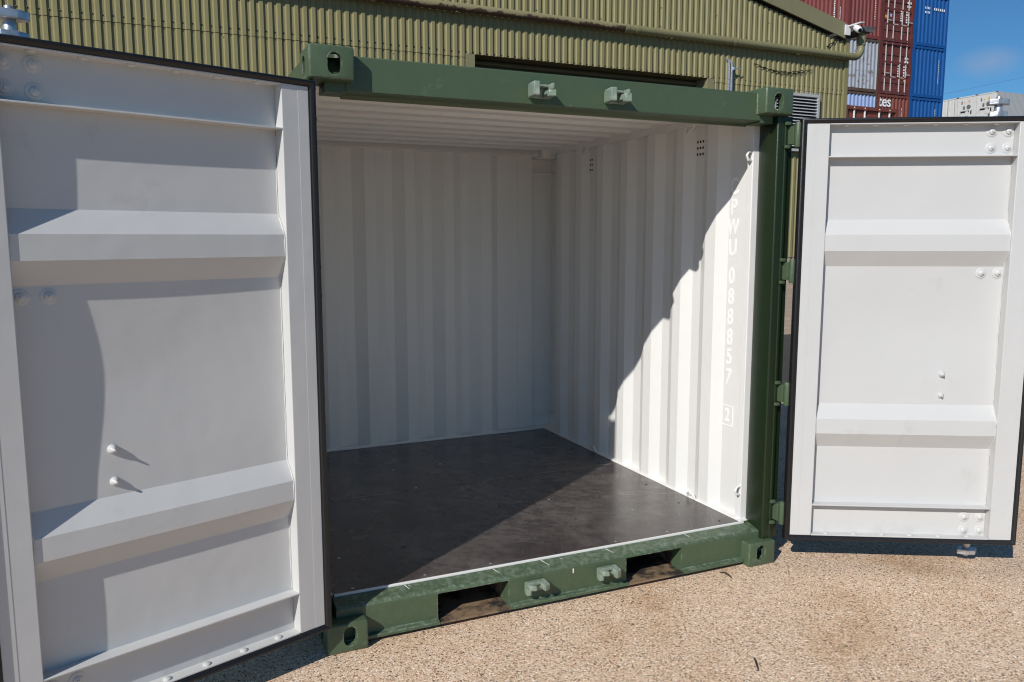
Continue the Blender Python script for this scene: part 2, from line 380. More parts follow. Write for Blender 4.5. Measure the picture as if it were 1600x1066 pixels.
# ------------------------------------------------------------------ ground
LOWBOUNCE = paint('dark_ground_low_bounce', (0.052, 0.050, 0.048), 0.85, 0.2, (0.09, 0.085, 0.08), 0.6, 0.5, 150, spot_scale=9)  # unseen ground beyond the concrete, made dark to cut bounced light
def sheet_at(x0, x1, y0, y1, z): return MB().add([(x0, y0, z), (x1, y0, z), (x1, y1, z), (x0, y1, z)], [(0, 1, 2, 3)])
tag(sheet_at(-600, 600, -600, 600, -0.004).build('ground', LOWBOUNCE), 'dark unseen yard added to cut bounced light, reaching to the horizon around the concrete', None, None, 'structure')
tag(sheet_at(-6.5, 8.5, -6.5, 3.6, 0.0).build('pavement', GROUND), 'tan exposed aggregate concrete under and in front of the green container', None, None, 'structure')

# ================================================================== the green container
W, H, D = 2.193, 2.264, 2.44
CONT = tag(empty('shipping_container', (0, 0, 0)), 'small green container with both white doors swung wide open and its empty interior showing', 'shipping container')

# corner castings
CWX, CWY, CWZ = 0.162, 0.178, 0.118
def casting_mesh():
    b = MB().box(0, CWX, 0, CWY, 0, CWZ)
    cav = MB().box(0.026, CWX - 0.018, 0.024, CWY - 0.018, 0.02, CWZ - 0.014)
    fr = MB().prism(slot(0.090, 0.064, 0.050, 0.078), 1, -0.05, 0.06)
    sd = MB().prism(slot(0.100, 0.064, 0.050, 0.078), 0, -0.05, 0.06)
    tp = MB().prism([(x, y) for y, x in slot(0.092, 0.084, 0.062, 0.10)], 2, -0.05, 0.05)
    return cut(b, [cav, fr, sd, tp], 'corner_casting', GREENW, bevel=0.011, seg=3)
CAST = casting_mesh()
for sx in (0, 1):
    for sy in (0, 1):
        for sz in (0, 1):
            me = CAST.copy()
            M = Matrix.Translation((W * sx, D * sy, H * sz)) @ Matrix.Diagonal((1 - 2 * sx, 1 - 2 * sy, 1 - 2 * sz, 1))
            me.transform(M)
            if (sx + sy + sz) % 2: me.flip_normals()
            if sy:
                me.materials.append(INNER)
                for p in me.polygons:
                    n_ = p.normal
                    if n_.y < -0.5 or (n_.x > 0.5 if not sx else n_.x < -0.5) or (n_.z > 0.5 if not sz else n_.z < -0.5): p.material_index = 1
            link('corner_casting', me, CONT)

# header over the doorway
hd = MB().prism([(0.058, 2.119), (0.058, 2.243), (0.085, 2.246), (0.150, 2.246), (0.150, 2.258), (0.165, 2.258), (0.165, 2.105), (0.150, 2.105), (0.145, 2.119)], 0, CWX - 0.02, W - CWX + 0.02)
hd.build('header_beam', GREEN, CONT, bevel=0.004)
MB().box(0.064, CWX - 0.02, 0.062, 0.165, 2.112, H - CWZ + 0.004).build('header_end', GREEN, CONT, bevel=0.002)
MB().box(W - CWX + 0.02, W - 0.064, 0.062, 0.165, 2.112, H - CWZ + 0.004).build('header_end', GREEN, CONT, bevel=0.002)

# weld beads where the header meets the castings
for x in (CWX + 0.002, W - CWX - 0.002):
    pts = [(x + random.uniform(-.0012, .0012), 0.0565, 2.150 + 0.092 * k / 30) for k in range(31)]
    MB().tube(pts, [0.0030 + random.uniform(-.0012, .0012) for _ in pts], 6).build('weld_bead', GREENK, CONT)
# door sill with fork-lift pockets
POCK = [(0.466, 0.785), (1.371, 1.676)]
sl = MB().prism([(0.135, 0.018), (0.135, 0.173), (0.085, 0.162), (0.068, 0.158), (0.059, 0.150), (0.058, 0.142), (0.058, 0.036), (0.034, 0.032), (0.034, 0.018)], 0, 0.050, W - 0.050)
me = cut(sl, [MB().box(a, b, -0.1, 0.3, 0.010, 0.141) for a, b in POCK], 'door_sill', SILLG, bevel=0.003)
link('door_sill', me, CONT)
for a, b in POCK:
    pk = MB()
    pk.box(a + 0.0004, b - 0.0004, 0.036, 2.3, 0.0185, 0.0265)
    pk.box(a - 0.010, a - 0.0005, 0.062, 2.3, 0.030, 0.150)
    pk.box(b + 0.0005, b + 0.010, 0.062, 2.3, 0.030, 0.150)
    pk.box(a - 0.004, b + 0.004, 0.062, 2.3, 0.142, 0.151)
    pk.box(a, b, 2.29, 2.3, 0.030, 0.141)
    pk.build('fork_pocket', POCKET, CONT)
MB().box(0.06, W - 0.085, 0.1355, 0.146, 0.160, 0.1795).build('threshold_strip', TAPE, CONT, bevel=0.0015)
# scratches in the sill paint
sc = MB()
for x, y0, y1, dx in ((0.345, 0.128, 0.098, 0.012), (0.36, 0.124, 0.118, 0.006), (0.74, 0.128, 0.092, 0.018), (0.97, 0.128, 0.085, 0.022), (1.30, 0.128, 0.090, 0.02), (1.74, 0.127, 0.100, 0.012), (1.06, 0.120, 0.108, 0.01)):
    z = lambda y: 0.162 + (y - 0.085) * 0.22 + 0.0008
    sc.add([(x, y0, z(y0)), (x + 0.004, y0, z(y0)), (x + dx + 0.002, y1, z(y1)), (x + dx, y1, z(y1))], [(0, 1, 2, 3)])
sc.add([(1.093, 0.0572, 0.140), (1.099, 0.0572, 0.140), (1.098, 0.0572, 0.119), (1.0935, 0.0572, 0.119)], [(0, 1, 2, 3)])
tag(sc.build('paint_scratch', MARK, CONT, recalc=False), kind='stuff')

# corner posts at the doorway
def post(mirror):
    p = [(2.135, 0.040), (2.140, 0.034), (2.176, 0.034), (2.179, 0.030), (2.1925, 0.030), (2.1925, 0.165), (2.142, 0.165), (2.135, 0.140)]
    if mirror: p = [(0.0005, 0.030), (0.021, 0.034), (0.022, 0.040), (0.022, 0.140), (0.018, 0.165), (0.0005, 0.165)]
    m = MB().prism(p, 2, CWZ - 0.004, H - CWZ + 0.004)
    return m.build('corner_post', GREEN_SHADED, CONT, bevel=0.003)
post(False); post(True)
MB().box(0.0008, 0.0292, 0.1655, 0.245, 0.150, 2.168).build('jamb_trim_filler', GREEN, CONT)  # hidden filler added to stop sun leaking between left post and wall
# inside jamb trim painted off-white, and rear posts
for mir in (False, True):
    q = lambda a, b: (W - b, W - a) if mir else (a, b)
    if not mir: x0, x1 = q(2.108, 2.165); MB().box(x0, x1, 0.1655, 0.205, 0.150, 2.165).build('jamb_trim_filler', INNER, CONT, bevel=0.004)
    x0, x1 = q(2.188, 2.192); MB().box(x0, x1, 2.30, 2.437, CWZ - 0.004, H - CWZ + 0.004).build('corner_post', [INNER], CONT, bevel=0.003)
    x0, x1 = q(2.004, 2.1875); MB().box(x0, x1, 2.4280, 2.437, CWZ - 0.004, H - CWZ + 0.004).build('rear_post_flange', [INNER], CONT, bevel=0.003)
    # corner gusset under the roof and two lashing rods in the rear corner
    for z in (2.045, 0.285):
        MB().tube([(q(2.008, 2.182)[0], 2.398, z), (q(2.008, 2.182)[1], 2.375, z)], 0.006, 8).build('lashing_rod', INNER, CONT)

# corrugated side walls (the inside flats nearest the doors first)
FL = [(0.421, 0.502), (0.706, 0.774), (0.979, 1.055), (1.269, 1.340), (1.552, 1.624), (1.834, 1.906), (2.112, 2.184)]
XI, XO = 2.101, 2.130
def side_wall(mirror):
    pl = [(0.206, XO)]
    for a, b in FL[:-1]: pl += [(a - 0.068, XO), (a, XI), (b, XI), (b + 0.068, XO)]
    pl += [(2.044, XO), (2.112, XI), (2.184, XI), (2.190, 2.184), (2.4275, 2.184)]
    n = len(pl); z0, z1 = 0.182, 2.168
    sx = (lambda x: max(0.004, W - x - 0.03)) if mirror else (lambda x: x)
    m = MB()
    vs = []
    for off in (0.0, 0.003):
        for z in (z0, z1): vs += [(sx(x + off), y, z) for y, x in pl]
    fs = []; mi = []
    for i in range(n - 1):
        m_in = (i, i + 1, n + i + 1, n + i); m_out = (2 * n + i, 2 * n + i + 1, 3 * n + i + 1, 3 * n + i)
        fs.append((m_in, 0)); fs.append((m_out, 1))
        fs.append(((i, i + 1, 2 * n + i + 1, 2 * n + i), 1)); fs.append(((n + i, n + i + 1, 3 * n + i + 1, 3 * n + i), 1))
    fs.append(((0, n, 3 * n, 2 * n), 0)); fs.append(((n - 1, 2 * n - 1, 4 * n - 1, 3 * n - 1), 0))
    o = len(m.v); m.v += vs
    for f, k in fs: m.f.append(f); m.m.append(k)
    w = m.build('side_wall', [INNER, GREEN], CONT, sharp=20)
    a, b = (W - 2.190, W - 2.090) if mirror else (2.090, 2.190)
    out = ((-1 if mirror else 1, 0, 0), (0, 0, 1), (0, 1, 0))
    MB().box(a, b, 0.17, 2.261, 2.1685, 2.235).build('top_side_rail', [INNER, GREEN], CONT, bevel=0.004, outer=out)
    if mirror: a, b = 0.003, 0.055
    MB().box(a, b, 0.14, 2.39, 0.035, 0.1815).build('bottom_side_rail', [INNER, GREEN], CONT, bevel=0.003, outer=(out[0], (0, 0, -1), (0, -1, 0), (0, 1, 0)))
    return w
WALL_R = side_wall(False); WALL_L = side_wall(True)

# back wall
YI, YO = 2.340, 2.386
bp = [(0.06, YO)]
for a, b in ((0.145, 0.220), (0.420, 0.497), (0.696, 0.772), (0.968, 1.043), (1.243, 1.318), (1.511, 1.589)):
    bp += [(a, YO), (b, YI), (b + 0.072 if b < 1.5 else 1.668, YI), (b + 0.138 if b < 1.5 else 1.732, YO)]
bp += [(1.8872, YO), (1.8874, YO - 0.006), (2.004, YO - 0.006), (2.006, 2.4275)]
n = len(bp); m = MB(); vs = []
for off in (0.0, 0.003):
    for z in (0.16, 2.20): vs += [(x, y + off, z) for x, y in bp]
m.v = vs
for i in range(n - 1):
    for f, k in (((i, i + 1, n + i + 1, n + i), 0), ((2 * n + i, 2 * n + i + 1, 3 * n + i + 1, 3 * n + i), 1),
                 ((i, i + 1, 2 * n + i + 1, 2 * n + i), 1), ((n + i, n + i + 1, 3 * n + i + 1, 3 * n + i), 1)):
        m.f.append(f); m.m.append(k)
m.f += [(0, n, 3 * n, 2 * n), (n - 1, 2 * n - 1, 4 * n - 1, 3 * n - 1)]; m.m += [0, 0]
m.build('back_wall', [INNER, GREEN], CONT, sharp=20)
MB().box(0.06, 2.01, 2.332, 2.3385, 0.1774, 0.196).build('rear_floor_trim', INNER, CONT, bevel=0.002)
MB().box(0.06, 2.03, 2.322, 2.40, 2.166, 2.235).build('rear_top_rail', INNER, CONT, bevel=0.004)
MB().box(0.06, 2.14, 2.345, 2.436, 0.03, 0.1590).build('rear_sill', GREEN, CONT, bevel=0.003)
MB().box(CWX, W - CWX, 2.40, 2.437, 2.20, 2.255).build('rear_header', GREEN, CONT, bevel=0.003)

# corrugated roof
rp = []
y = 0.166
while y < 2.33:
    rp += [(y, 2.199), (y + 0.085, 2.199), (y + 0.105, 2.219), (y + 0.19, 2.219)]
    y += 0.211
rp = [q for q in rp if q[0] < 2.36]
n = len(rp); m = MB(); m.v = []
for off in (0.0, 0.003):
    for x in (0.095, 2.098): m.v += [(x, yy, zz + off) for yy, zz in rp]
for i in range(n - 1):
    for f, k in (((i, i + 1, n + i + 1, n + i), 0), ((2 * n + i, 2 * n + i + 1, 3 * n + i + 1, 3 * n + i), 1)):
        m.f.append(f); m.m.append(k)
m.f += [(0, n, 3 * n, 2 * n), (n - 1, 2 * n - 1, 4 * n - 1, 3 * n - 1)]; m.m += [0, 0]
m.build('roof_panel', [INNER, GREEN], CONT, sharp=20)
MB().box(0.06, W - 0.06, 0.15, 2.39, 2.2365, 2.2415).build('roof_skin', GREEN, CONT)

# plywood floor: two boards with screw heads
MB().box(0.056, 2.112, 0.1465, 1.3105, 0.150, 0.177).build('floor_board', PLY, CONT, bevel=0.0015)
MB().box(2.012, 2.183, 2.3455, 2.4275, 0.150, 0.186).build('corner_shelf', INNER, CONT, bevel=0.002)
MB().box(0.056, 2.112, 1.3150, 2.345, 0.150, 0.1768).build('floor_board', PLY, CONT, bevel=0.0015)
MB().box(0.06, 2.108, 1.3070, 1.3190, 0.1772, 0.1778).build('floor_joint', JOINT, CONT)
MB().box(0.09, 2.1, 0.15, 1.30, 0.1485, 0.1495).build('floor_bearer', GREEN, CONT)
sc = MB(); sd = MB()
for y in (0.185, 0.52, 0.86, 1.27, 1.355, 1.75, 2.1):
    for k in range(7):
        x = 0.16 + k * 0.305 + random.uniform(-0.02, 0.02); yy = y + random.uniform(-0.012, 0.012)
        t = sc if random.random() < 0.35 else sd
        t.lathe([(0.0068, 0.0), (0.0066, 0.0010), (0.004, 0.0016)], (x, yy, 0.1768), (0, 0, 1), 8)
tag(sc.build('bright_screw', GALV, CONT), kind='stuff'); tag(sd.build('dark_screw', BLACK, CONT), kind='stuff')

# white serial lettering down the right wall
def text_mesh(txt, size, mat, sx=1.0, ext=0.0006, bold=0.0):
    cu = bpy.data.curves.new('t', 'FONT'); cu.body = txt; cu.size = size; cu.align_x = 'CENTER'; cu.align_y = 'CENTER'; cu.extrude = ext
    cu.offset = bold
    o = bpy.data.objects.new('t', cu); COL.objects.link(o); bpy.context.view_layer.update()
    me = bpy.data.meshes.new_from_object(o.evaluated_get(bpy.context.evaluated_depsgraph_get()))
    bpy.data.objects.remove(o); bpy.data.curves.remove(cu)
    me.transform(Matrix.Diagonal((sx, 1, 1, 1)))
    me.materials.clear(); me.materials.append(mat)
    return me
ZS = [1.838, 1.735, 1.636, 1.536, 1.394, 1.290, 1.187, 1.084, 0.984, 0.880, 0.682]
for ch, z in zip('CPWU0888572', ZS):
    o = link('letter' if ch.isalpha() else 'digit', text_mesh(ch, 0.114 if ch != '2' or z > .8 else 0.094, MARK, 0.66 if ch == 'W' else 0.76, bold=0.0026), WALL_R)
    o.location = (XO - 0.0012, 0.318, z); o.rotation_euler = (R(90), 0, R(-90))
bx = MB()
for (a, b, c, d) in ((0.272, 0.277, 0.629, 0.735), (0.359, 0.364, 0.629, 0.735), (0.277, 0.359, 0.629, 0.634), (0.277, 0.359, 0.730, 0.735)):
    bx.box(XO - 0.0018, XO - 0.0006, a, b, c, d)
bx.build('check_digit_box', MARK, WALL_R)

# ventilation holes, lashing rings
def vent(y, z, x, cols):
    vp = MB().box(x - 0.002, x - 0.0005, y - 0.035, y + 0.035, z - 0.055, z + 0.055)
    v = vp.build('vent_plate', INNER, CONT, bevel=0.001)
    hl = MB()
    for i in range(3):
        for k in range(cols):
            yy = y + (k - (cols - 1) / 2) * 0.023
            hl.box(x - 0.0035, x - 0.0022, yy - 0.0055, yy + 0.0055, z + (i - 1) * 0.032 - 0.006, z + (i - 1) * 0.032 + 0.006)
    tag(hl.build('vent_hole', BLACK, v), kind='stuff')
vent(0.598, 2.055, XO, 3); vent(1.745, 2.06, XO, 2)
def ring(p, up=1, r=0.030):
    c = Vector(p)
    pts = [c + Vector((-0.012 * math.sin(math.pi * k / 8), r * math.cos(math.pi * k / 8), up * r * 1.15 * math.sin(math.pi * k / 8))) for k in range(9)]
    MB().tube(pts, 0.0065, 8).build('lashing_ring', INNER, CONT)
for a in (0.645, 1.77): ring((2.096, a, 2.170), -1); ring((W - 2.05, a, 2.170), -1)
for a in (0.545, 1.60): ring((2.092, a, 0.180), 1)
for z in (1.975, 0.33):
    MB().tube([(2.112, 0.175, z + 0.022), (2.085, 0.172, z + 0.018), (2.076, 0.172, z), (2.085, 0.172, z - 0.018), (2.112, 0.175, z - 0.022)], 0.0065, 8).build('lashing_ring', INNER, CONT)

# cam keepers on header and sill
def keeper(x, z, y, low, k):
    m = MB()
    m.box(-0.048, 0.050, -0.008, 0.0, -0.024, 0.024)
    if low:
        m.prism([(-0.050, -0.010), (-0.050, -0.050), (-0.020, -0.062), (-0.022, -0.006)], 2, 0.004, 0.026)
        m.prism([(0.014, -0.008), (0.020, -0.058), (0.048, -0.050), (0.052, -0.008)], 2, -0.006 - 0.01 * k, 0.022)
        m.box(-0.045, 0.045, -0.030, -0.006, 0.014, 0.028)
        m.prism([(-0.05, -0.008), (-0.05, -0.030), (-0.030, -0.034), (-0.028, -0.008)], 2, -0.028, 0.004)
    else:
        m.prism([(-0.052, -0.008), (-0.060, -0.060), (-0.036, -0.066), (-0.030, -0.008)], 2, -0.024, 0.030)
        m.box(-0.045, 0.040, -0.034, -0.006, 0.016, 0.026)
        m.prism([(0.014, -0.008), (0.012, -0.052), (0.040, -0.060), (0.050, -0.008)], 2, -0.022, 0.004 + 0.008 * k)
        m.box(0.022, 0.034, -0.058, -0.030, 0.004, 0.028)
    m.xf(Matrix.Diagonal((1.0, 1.35 if not low else 1.15, 1.0, 1)))
    m.build('cam_keeper', GREENK, CONT, loc=(x, y, z), bevel=0.004)
keeper(0.918, 2.166, 0.0578, False, 0); keeper(1.268, 2.168, 0.0578, False, 1)
keeper(0.905, 0.098, 0.0578, True, 0); keeper(1.262, 0.100, 0.0578, True, 1)

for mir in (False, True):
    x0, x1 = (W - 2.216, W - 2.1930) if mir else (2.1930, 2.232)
    MB().box(x0, x1, 0.046, 0.060, CWZ, H - CWZ).build('hinge_flange', GREEN_SHADED, CONT)
# hinges between posts and doors
for mir in (False, True):
    for z in (2.058, 1.432, 0.846, 0.256):
        m = MB().box(2.1935, 2.222, -0.004, 0.045, z - 0.042, z + 0.042)
        m.tube([(2.214, -0.012, z - 0.056), (2.214, -0.012, z + 0.056)], 0.016, 12)
        m.box(2.168, 2.1930, 0.010, 0.0275, z + 0.045, z + 0.060)
        m.box(2.168, 2.1930, 0.010, 0.0275, z - 0.060, z - 0.045)
        if mir: m.xf(Matrix.Translation((W, 0, 0)) @ Matrix.Diagonal((-1, 1, 1, 1)))
        m.build('hinge', GREEN, CONT, bevel=0.003)

# ------------------------------------------------------------------ the doors (local x = along the door from its hinge, y = outwards)
def door(loc, ang, mirror, label, rs):
    sg = -1 if mirror else 1
    F = Matrix.Diagonal((1, sg, 1, 1))
    hs0, hs1, ls0, ls1, zb, zt = 0.012, 0.113, 0.942, 1.043, 0.155, 2.105
    # pressed panel
    prof = [(0.305, 0.05)]
    def seg(z0, y0, z1, y1, n):
        for i in range(1, n + 1): prof.append((z0 + (z1 - z0) * i / n, y0 + (y1 - y0) * i / n))
    seg(0.305, .05, .588, .05, 5); seg(.588, .05, .660, .007, 1); seg(.660, .007, .731, .007, 1); seg(.731, .007, .800, .05, 1)
    seg(.800, .05, 1.455, .05, 12); seg(1.455, .05, 1.527, .007, 1); seg(1.527, .007, 1.601, .007, 1); seg(1.601, .007, 1.672, .05, 1); seg(1.672, .05, 1.957, .05, 6)
    ns = 16; m = MB(); n = len(prof)
    def bow(s, z):
        a = max(0.0, 1 - ((s - 0.5275) / 0.4145) ** 2)
        if .80 < z < 1.455: b = 0.0145 * math.sin(math.pi * (z - .80) / .655) ** 1.2 - 0.002 * math.sin(2 * math.pi * (z - .8) / .655)
        elif 1.672 < z < 1.957: b = 0.002 * math.sin(math.pi * (z - 1.672) / .285)
        elif .305 < z < .588: b = 0.0015 * math.sin(math.pi * (z - .305) / .283)
        else: b = 0
        return a * b
    vs = []
    for off in (0.0, 0.003):
        for i in range(ns + 1):
            s = hs1 + 0.0005 + (ls0 - hs1 - 0.001) * i / ns
            for z, yy in prof: vs.append((s, yy + bow(s, z) + off, z))
    fs = []; L = (ns + 1) * n
    for i in range(ns):
        for k in range(n - 1):
            a = i * n + k
            fs.append((a, a + 1, a + n + 1, a + n)); fs.append((L + a, L + a + 1, L + a + n + 1, L + a + n))
    m.add(vs, fs)
    dr = m.xf(F).build('door', [WHITE], CONT, loc, (0, 0, ang), sharp=22, recalc=False, flip=not mirror)
    tag(dr, label)
    def part(mb, name, mat, **k): return mb.xf(F).build(name, mat, dr, **k)
    part(MB().box(hs0, hs1, 0, 0.052, zb, zt), 'hinge_stile', WHITE, bevel=0.003)
    part(MB().box(ls0, ls1, 0, 0.052, zb, zt), 'lock_stile', WHITE, bevel=0.003)
    # channel rails open to the inside
    e = 0.0006
    part(MB().prism([(0, 1.953), (0, 1.958), (0.046, 1.958), (0.046, 2.100), (0.0, 2.100), (0.0, 2.105), (0.051, 2.105), (0.051, 1.953)], 0, hs1 + e, ls0 - e), 'top_rail', WHITE, bevel=0.001)
    part(MB().prism([(0, 0.310), (0, 0.305), (0.046, 0.305), (0.046, 0.160), (0.0, 0.160), (0.0, 0.155), (0.051, 0.155), (0.051, 0.310)], 0, hs1 + e, ls0 - e), 'bottom_rail', WHITE, bevel=0.001)
    # seal strip screwed to both stiles
    part(MB().box(hs0 + .001, 0.052, -0.0009, -0.0002, zb + .002, zt - .002), 'seal_retainer', WHITE, bevel=0.0006)
    part(MB().box(1.004, ls1 - .001, -0.0009, -0.0002, zb + .002, zt - .002), 'seal_retainer', WHITE, bevel=0.0006)
    # rubber gasket frame, four mitred lengths as one loop
    def loop(s0, s1, z0, z1): return [(s0, z0), (s1, z0), (s1, z1), (s0, z1)]
    cross = [(0.0005, 0.040), (0.0005, -0.003), (0.003, -0.0025), (0.005, -0.007), (0.013, -0.012), (0.019, -0.010), (0.0225, -0.002), (0.023, 0.018), (0.020, 0.030), (0.020, 0.040)]
    gm = MB(); vs = []; nc = len(cross)
    for q in ((hs0, zb, -1, -1), (ls1, zb, 1, -1), (ls1, zt, 1, 1), (hs0, zt, -1, 1)):
        for o_, yy in cross:
            k = 1.25 if q[2] < 0 else 1.0
            vs.append((q[0] + q[2] * o_ * k, yy, q[1] + q[3] * o_))
    fs = []
    for c in range(4):
        for k in range(nc):
            a, b = c * nc + k, c * nc + (k + 1) % nc
            a2, b2 = ((c + 1) % 4) * nc + k, ((c + 1) % 4) * nc + (k + 1) % nc
            fs.append((a, b, b2, a2))
    gm.add(vs, fs); part(gm, 'gasket', RUBBER, bevel=0.0015, sharp=50)
    # weld beads between panel and stiles, lumpy as laid
    for xs, k0 in ((hs1 + 0.002, 1), (ls0 - 0.002, -1)):
        pts = []; z = 0.315
        while z < 1.945:
            yy = 0.049
            for (za, ya), (zb_, yb) in zip(prof[:-1], prof[1:]):
                if za <= z <= zb_: yy = ya + (yb - ya) * (z - za) / (zb_ - za) - 0.0005
            pts.append((xs + random.uniform(-.0008, .0008), yy, z)); z += 0.018
        part(MB().tube(pts, [random.uniform(0.0016, 0.0036) for _ in pts], 6), 'weld_bead', WHITE, sharp=60)
    # bolt heads
    def bolt(s, y, z, kind):
        mb = MB()
        c, d = (s, y, z), (0, -1, 0)
        if kind == 'cone': mb.lathe([(0.0195, -0.002), (0.0195, 0.002), (0.0175, 0.0035), (0.0150, 0.004), (0.0140, 0.012), (0.0100, 0.020), (0.0050, 0.024), (0.0028, 0.034)], c, d, 16)
        elif kind == 'washer': mb.lathe([(0.0245, -0.002), (0.0245, 0.0018), (0.0225, 0.0030), (0.0135, 0.0034), (0.0125, 0.0085), (0.0085, 0.0115), (0.0045, 0.0120), (0.0035, 0.017)], c, d, 16)
        else: mb.lathe([(0.013, -0.002), (0.013, 0.004), (0.009, 0.007), (0.004, 0.008)], c, (0, 0, kind), 10)
        part(mb, 'bolt', WHITE, sharp=40)
    for z in (0.946, 0.845): bolt(0.698, 0.060, z, 'cone')
    for s in (0.843, 0.916):
        for z in (2.066, 1.993, 0.252, 0.186): bolt(s, 0.046, z, 'washer')
        bolt(s, 0.0515 if s < .9 else 0.0505, 1.424, 'washer')
    for k in range(6):
        bolt(0.19 + k * 0.132, 0.022, 2.100, -1); bolt(0.19 + k * 0.132, 0.022, 0.160, 1)
    # lock rod on the outer face with galvanised cams at both ends
    ry = 0.124
    rod = part(MB().tube([(rs, ry, 0.11), (rs, ry, 2.15)], 0.017, 12), 'lock_rod', GALV)
    for top in (True, False):
        k = 1 if top else -1; z0 = 2.128 if top else 0.132
        c = MB()
        c.tube([(rs, ry, z0), (rs, ry, z0 + k * 0.105)], [0.024, 0.012], 10)
        for zz, a in ((0.008, 0.95), (0.066, 1.05)):
            c.prism([(rs - 0.048 * a, ry - 0.016), (rs - 0.015, ry - 0.032), (rs + 0.030, ry - 0.030), (rs + 0.050 * a, ry + 0.004), (rs + 0.016, ry + 0.026), (rs - 0.036, ry + 0.018)], 2,
                    min(z0 + k * zz, z0 + k * (zz + 0.026)), max(z0 + k * zz, z0 + k * (zz + 0.026)))
        part(c, 'rod_cam', GALV, bevel=0.004)
    for z in (0.35, 1.05, 1.75): part(MB().box(rs - 0.03, rs + 0.03, 0.0845, 0.146, z - 0.03, z + 0.03), 'rod_bracket', GREEN, bevel=0.003)
    # green outside skin
    part(MB().box(hs0, ls1, 0.0800, 0.0840, zb, zt), 'outer_skin', GREEN)
    return dr
door((2.220, -0.045, 0), R(-28.5), False, 'right-hand white door of the green container, fully sunlit', 0.902)
door((-0.003, -0.043, 0), R(200), True, 'left-hand white door of the green container, partly in its own shade', 0.872)

# ================================================================== the olive warehouse
TH = R(0.792)
SHED = tag(empty('warehouse', (-1.716, 7.1146, 0), TH), 'olive green shed clad in ribbed metal sheets behind the green container', 'warehouse')
RIDGE_S, S0, S1 = 3.0, -5.77, 11.70
def roof_z(s): return 5.117 - 0.224 * (abs(s - RIDGE_S) - 7.05)
LAP, DADO = 3.905, 1.27
OPEN = (5.19, 8.94, 3.953)
PITCH, PH = 0.1, 0.048       # rib spacing, and where the first rib starts
def rib(s):
    """depth of the sheet (towards the yard is negative) at s"""
    t = ((s - PH) / PITCH) % 1.0
    if t < 0.42: return 0.0
    if t < 0.56: return -0.0175 * (t - 0.42) / 0.14
    if t < 0.965: return -0.0175
    return -0.0175 * (1 - (t - 0.965) / 0.035)
BRK = (0.0, 0.42, 0.56, 0.965)
def sheet(s0, s1, zlo, zhi, off=0.0):
    ss = {round(s0, 4), round(s1, 4)}
    k = math.floor((s0 - PH) / PITCH) - 1
    while PH + k * PITCH < s1:
        for b in BRK:
            s = PH + (k + b) * PITCH
            if s0 < s < s1: ss.add(round(s, 4))
        k += 1
    ss = sorted(ss); n = len(ss); m = MB(); vs = []
    f = zhi if callable(zhi) else (lambda s: zhi)
    for o in (0.0, 0.004):
        vs += [(s, rib(s) + off + o, zlo) for s in ss] + [(s, rib(s) + off + o, f(s)) for s in ss]
    fs = []
    for i in range(n - 1):
        fs += [(i, i + 1, n + i + 1, n + i), (2 * n + i, 2 * n + i + 1, 3 * n + i + 1, 3 * n + i), (i, i + 1, 2 * n + i + 1, 2 * n + i), (n + i, n + i + 1, 3 * n + i + 1, 3 * n + i)]
    fs += [(0, n, 3 * n, 2 * n), (n - 1, 2 * n - 1, 4 * n - 1, 3 * n - 1)]
    m.add(vs, fs)
    return m.build('cladding_sheet', OLIVE, SHED, sharp=15)
edges = [S0]
x = -5.0
while x < S1 - 0.3: edges.append(x + 0.07); x += 1.0
edges.append(S1)
def seam(s): return roof_z(s) - 0.03
for a, b in zip(edges[:-1], edges[1:]):
    e = random.uniform(-0.0008, 0.0008)
    # upper course, stopping at the lintel over the roller shutter
    lo = LAP
    cuts = sorted({a, b, *[q for q in (OPEN[0] - 0.127, OPEN[1] + 0.13) if a < q < b]})
    for p, q in zip(cuts[:-1], cuts[1:]):
        mid = (p + q) / 2
        over = OPEN[0] - 0.127 < mid < OPEN[1] + 0.13
        if not (a < RIDGE_S < b):
            sheet(p + 0.0006, q - 0.0006, OPEN[2] if over else lo, seam, e)
        else:
            sheet(p + 0.0006, q - 0.0006, lo, lambda s: min(seam(p), seam(q)), e)
        if not over: sheet(p + 0.0006, q - 0.0006, DADO, LAP - 0.004, 0.006 + e)
# vertical corner flashing
MB().box(S1 - 0.008, 11.775, -0.030, 0.05, DADO, 4.79).build('corner_flashing', OLIVE, SHED, bevel=0.003)
MB().box(S0, 11.76, 0.012, 0.20, 0, DADO - 0.002).build('brick_base', BRICK, SHED)
MB().box(S0 + .01, OPEN[0] - .12, 0.0125 + 0.02, 0.19, DADO, LAP + 1.0).build('inner_wall', SHUT, SHED)
MB().box(OPEN[1] + .12, 11.75, 0.0325, 0.19, DADO, LAP + 0.85).build('inner_wall', SHUT, SHED)
# fixings
fx = MB()
k = 0
while True:
    s = PH + 0.2 * PITCH + k * PITCH - 5.8; k += 1
    if s > S1: break
    z = 3.972
    fx.lathe([(0.009, 0.0), (0.009, 0.004), (0.004, 0.007)], (s, -0.001, z + random.uniform(-.004, .004)), (0, -1, 0), 6)
for s in edges[1:-1]:
    z = 4.6
    while z < seam(s) - 0.1:
        fx.lathe([(0.009, 0.0), (0.009, 0.004), (0.004, 0.007)], (s + 0.02, -0.001, z), (0, -1, 0), 6); z += 0.26
    for z in (3.86, 3.2, 2.5):
        if not OPEN[0] - .2 < s < OPEN[1] + .2: fx.lathe([(0.009, 0.0), (0.009, 0.004), (0.004, 0.007)], (s + 0.03, -0.001, z), (0, -1, 0), 6)
tag(fx.build('fixing_screw', DARK, SHED), kind='stuff')
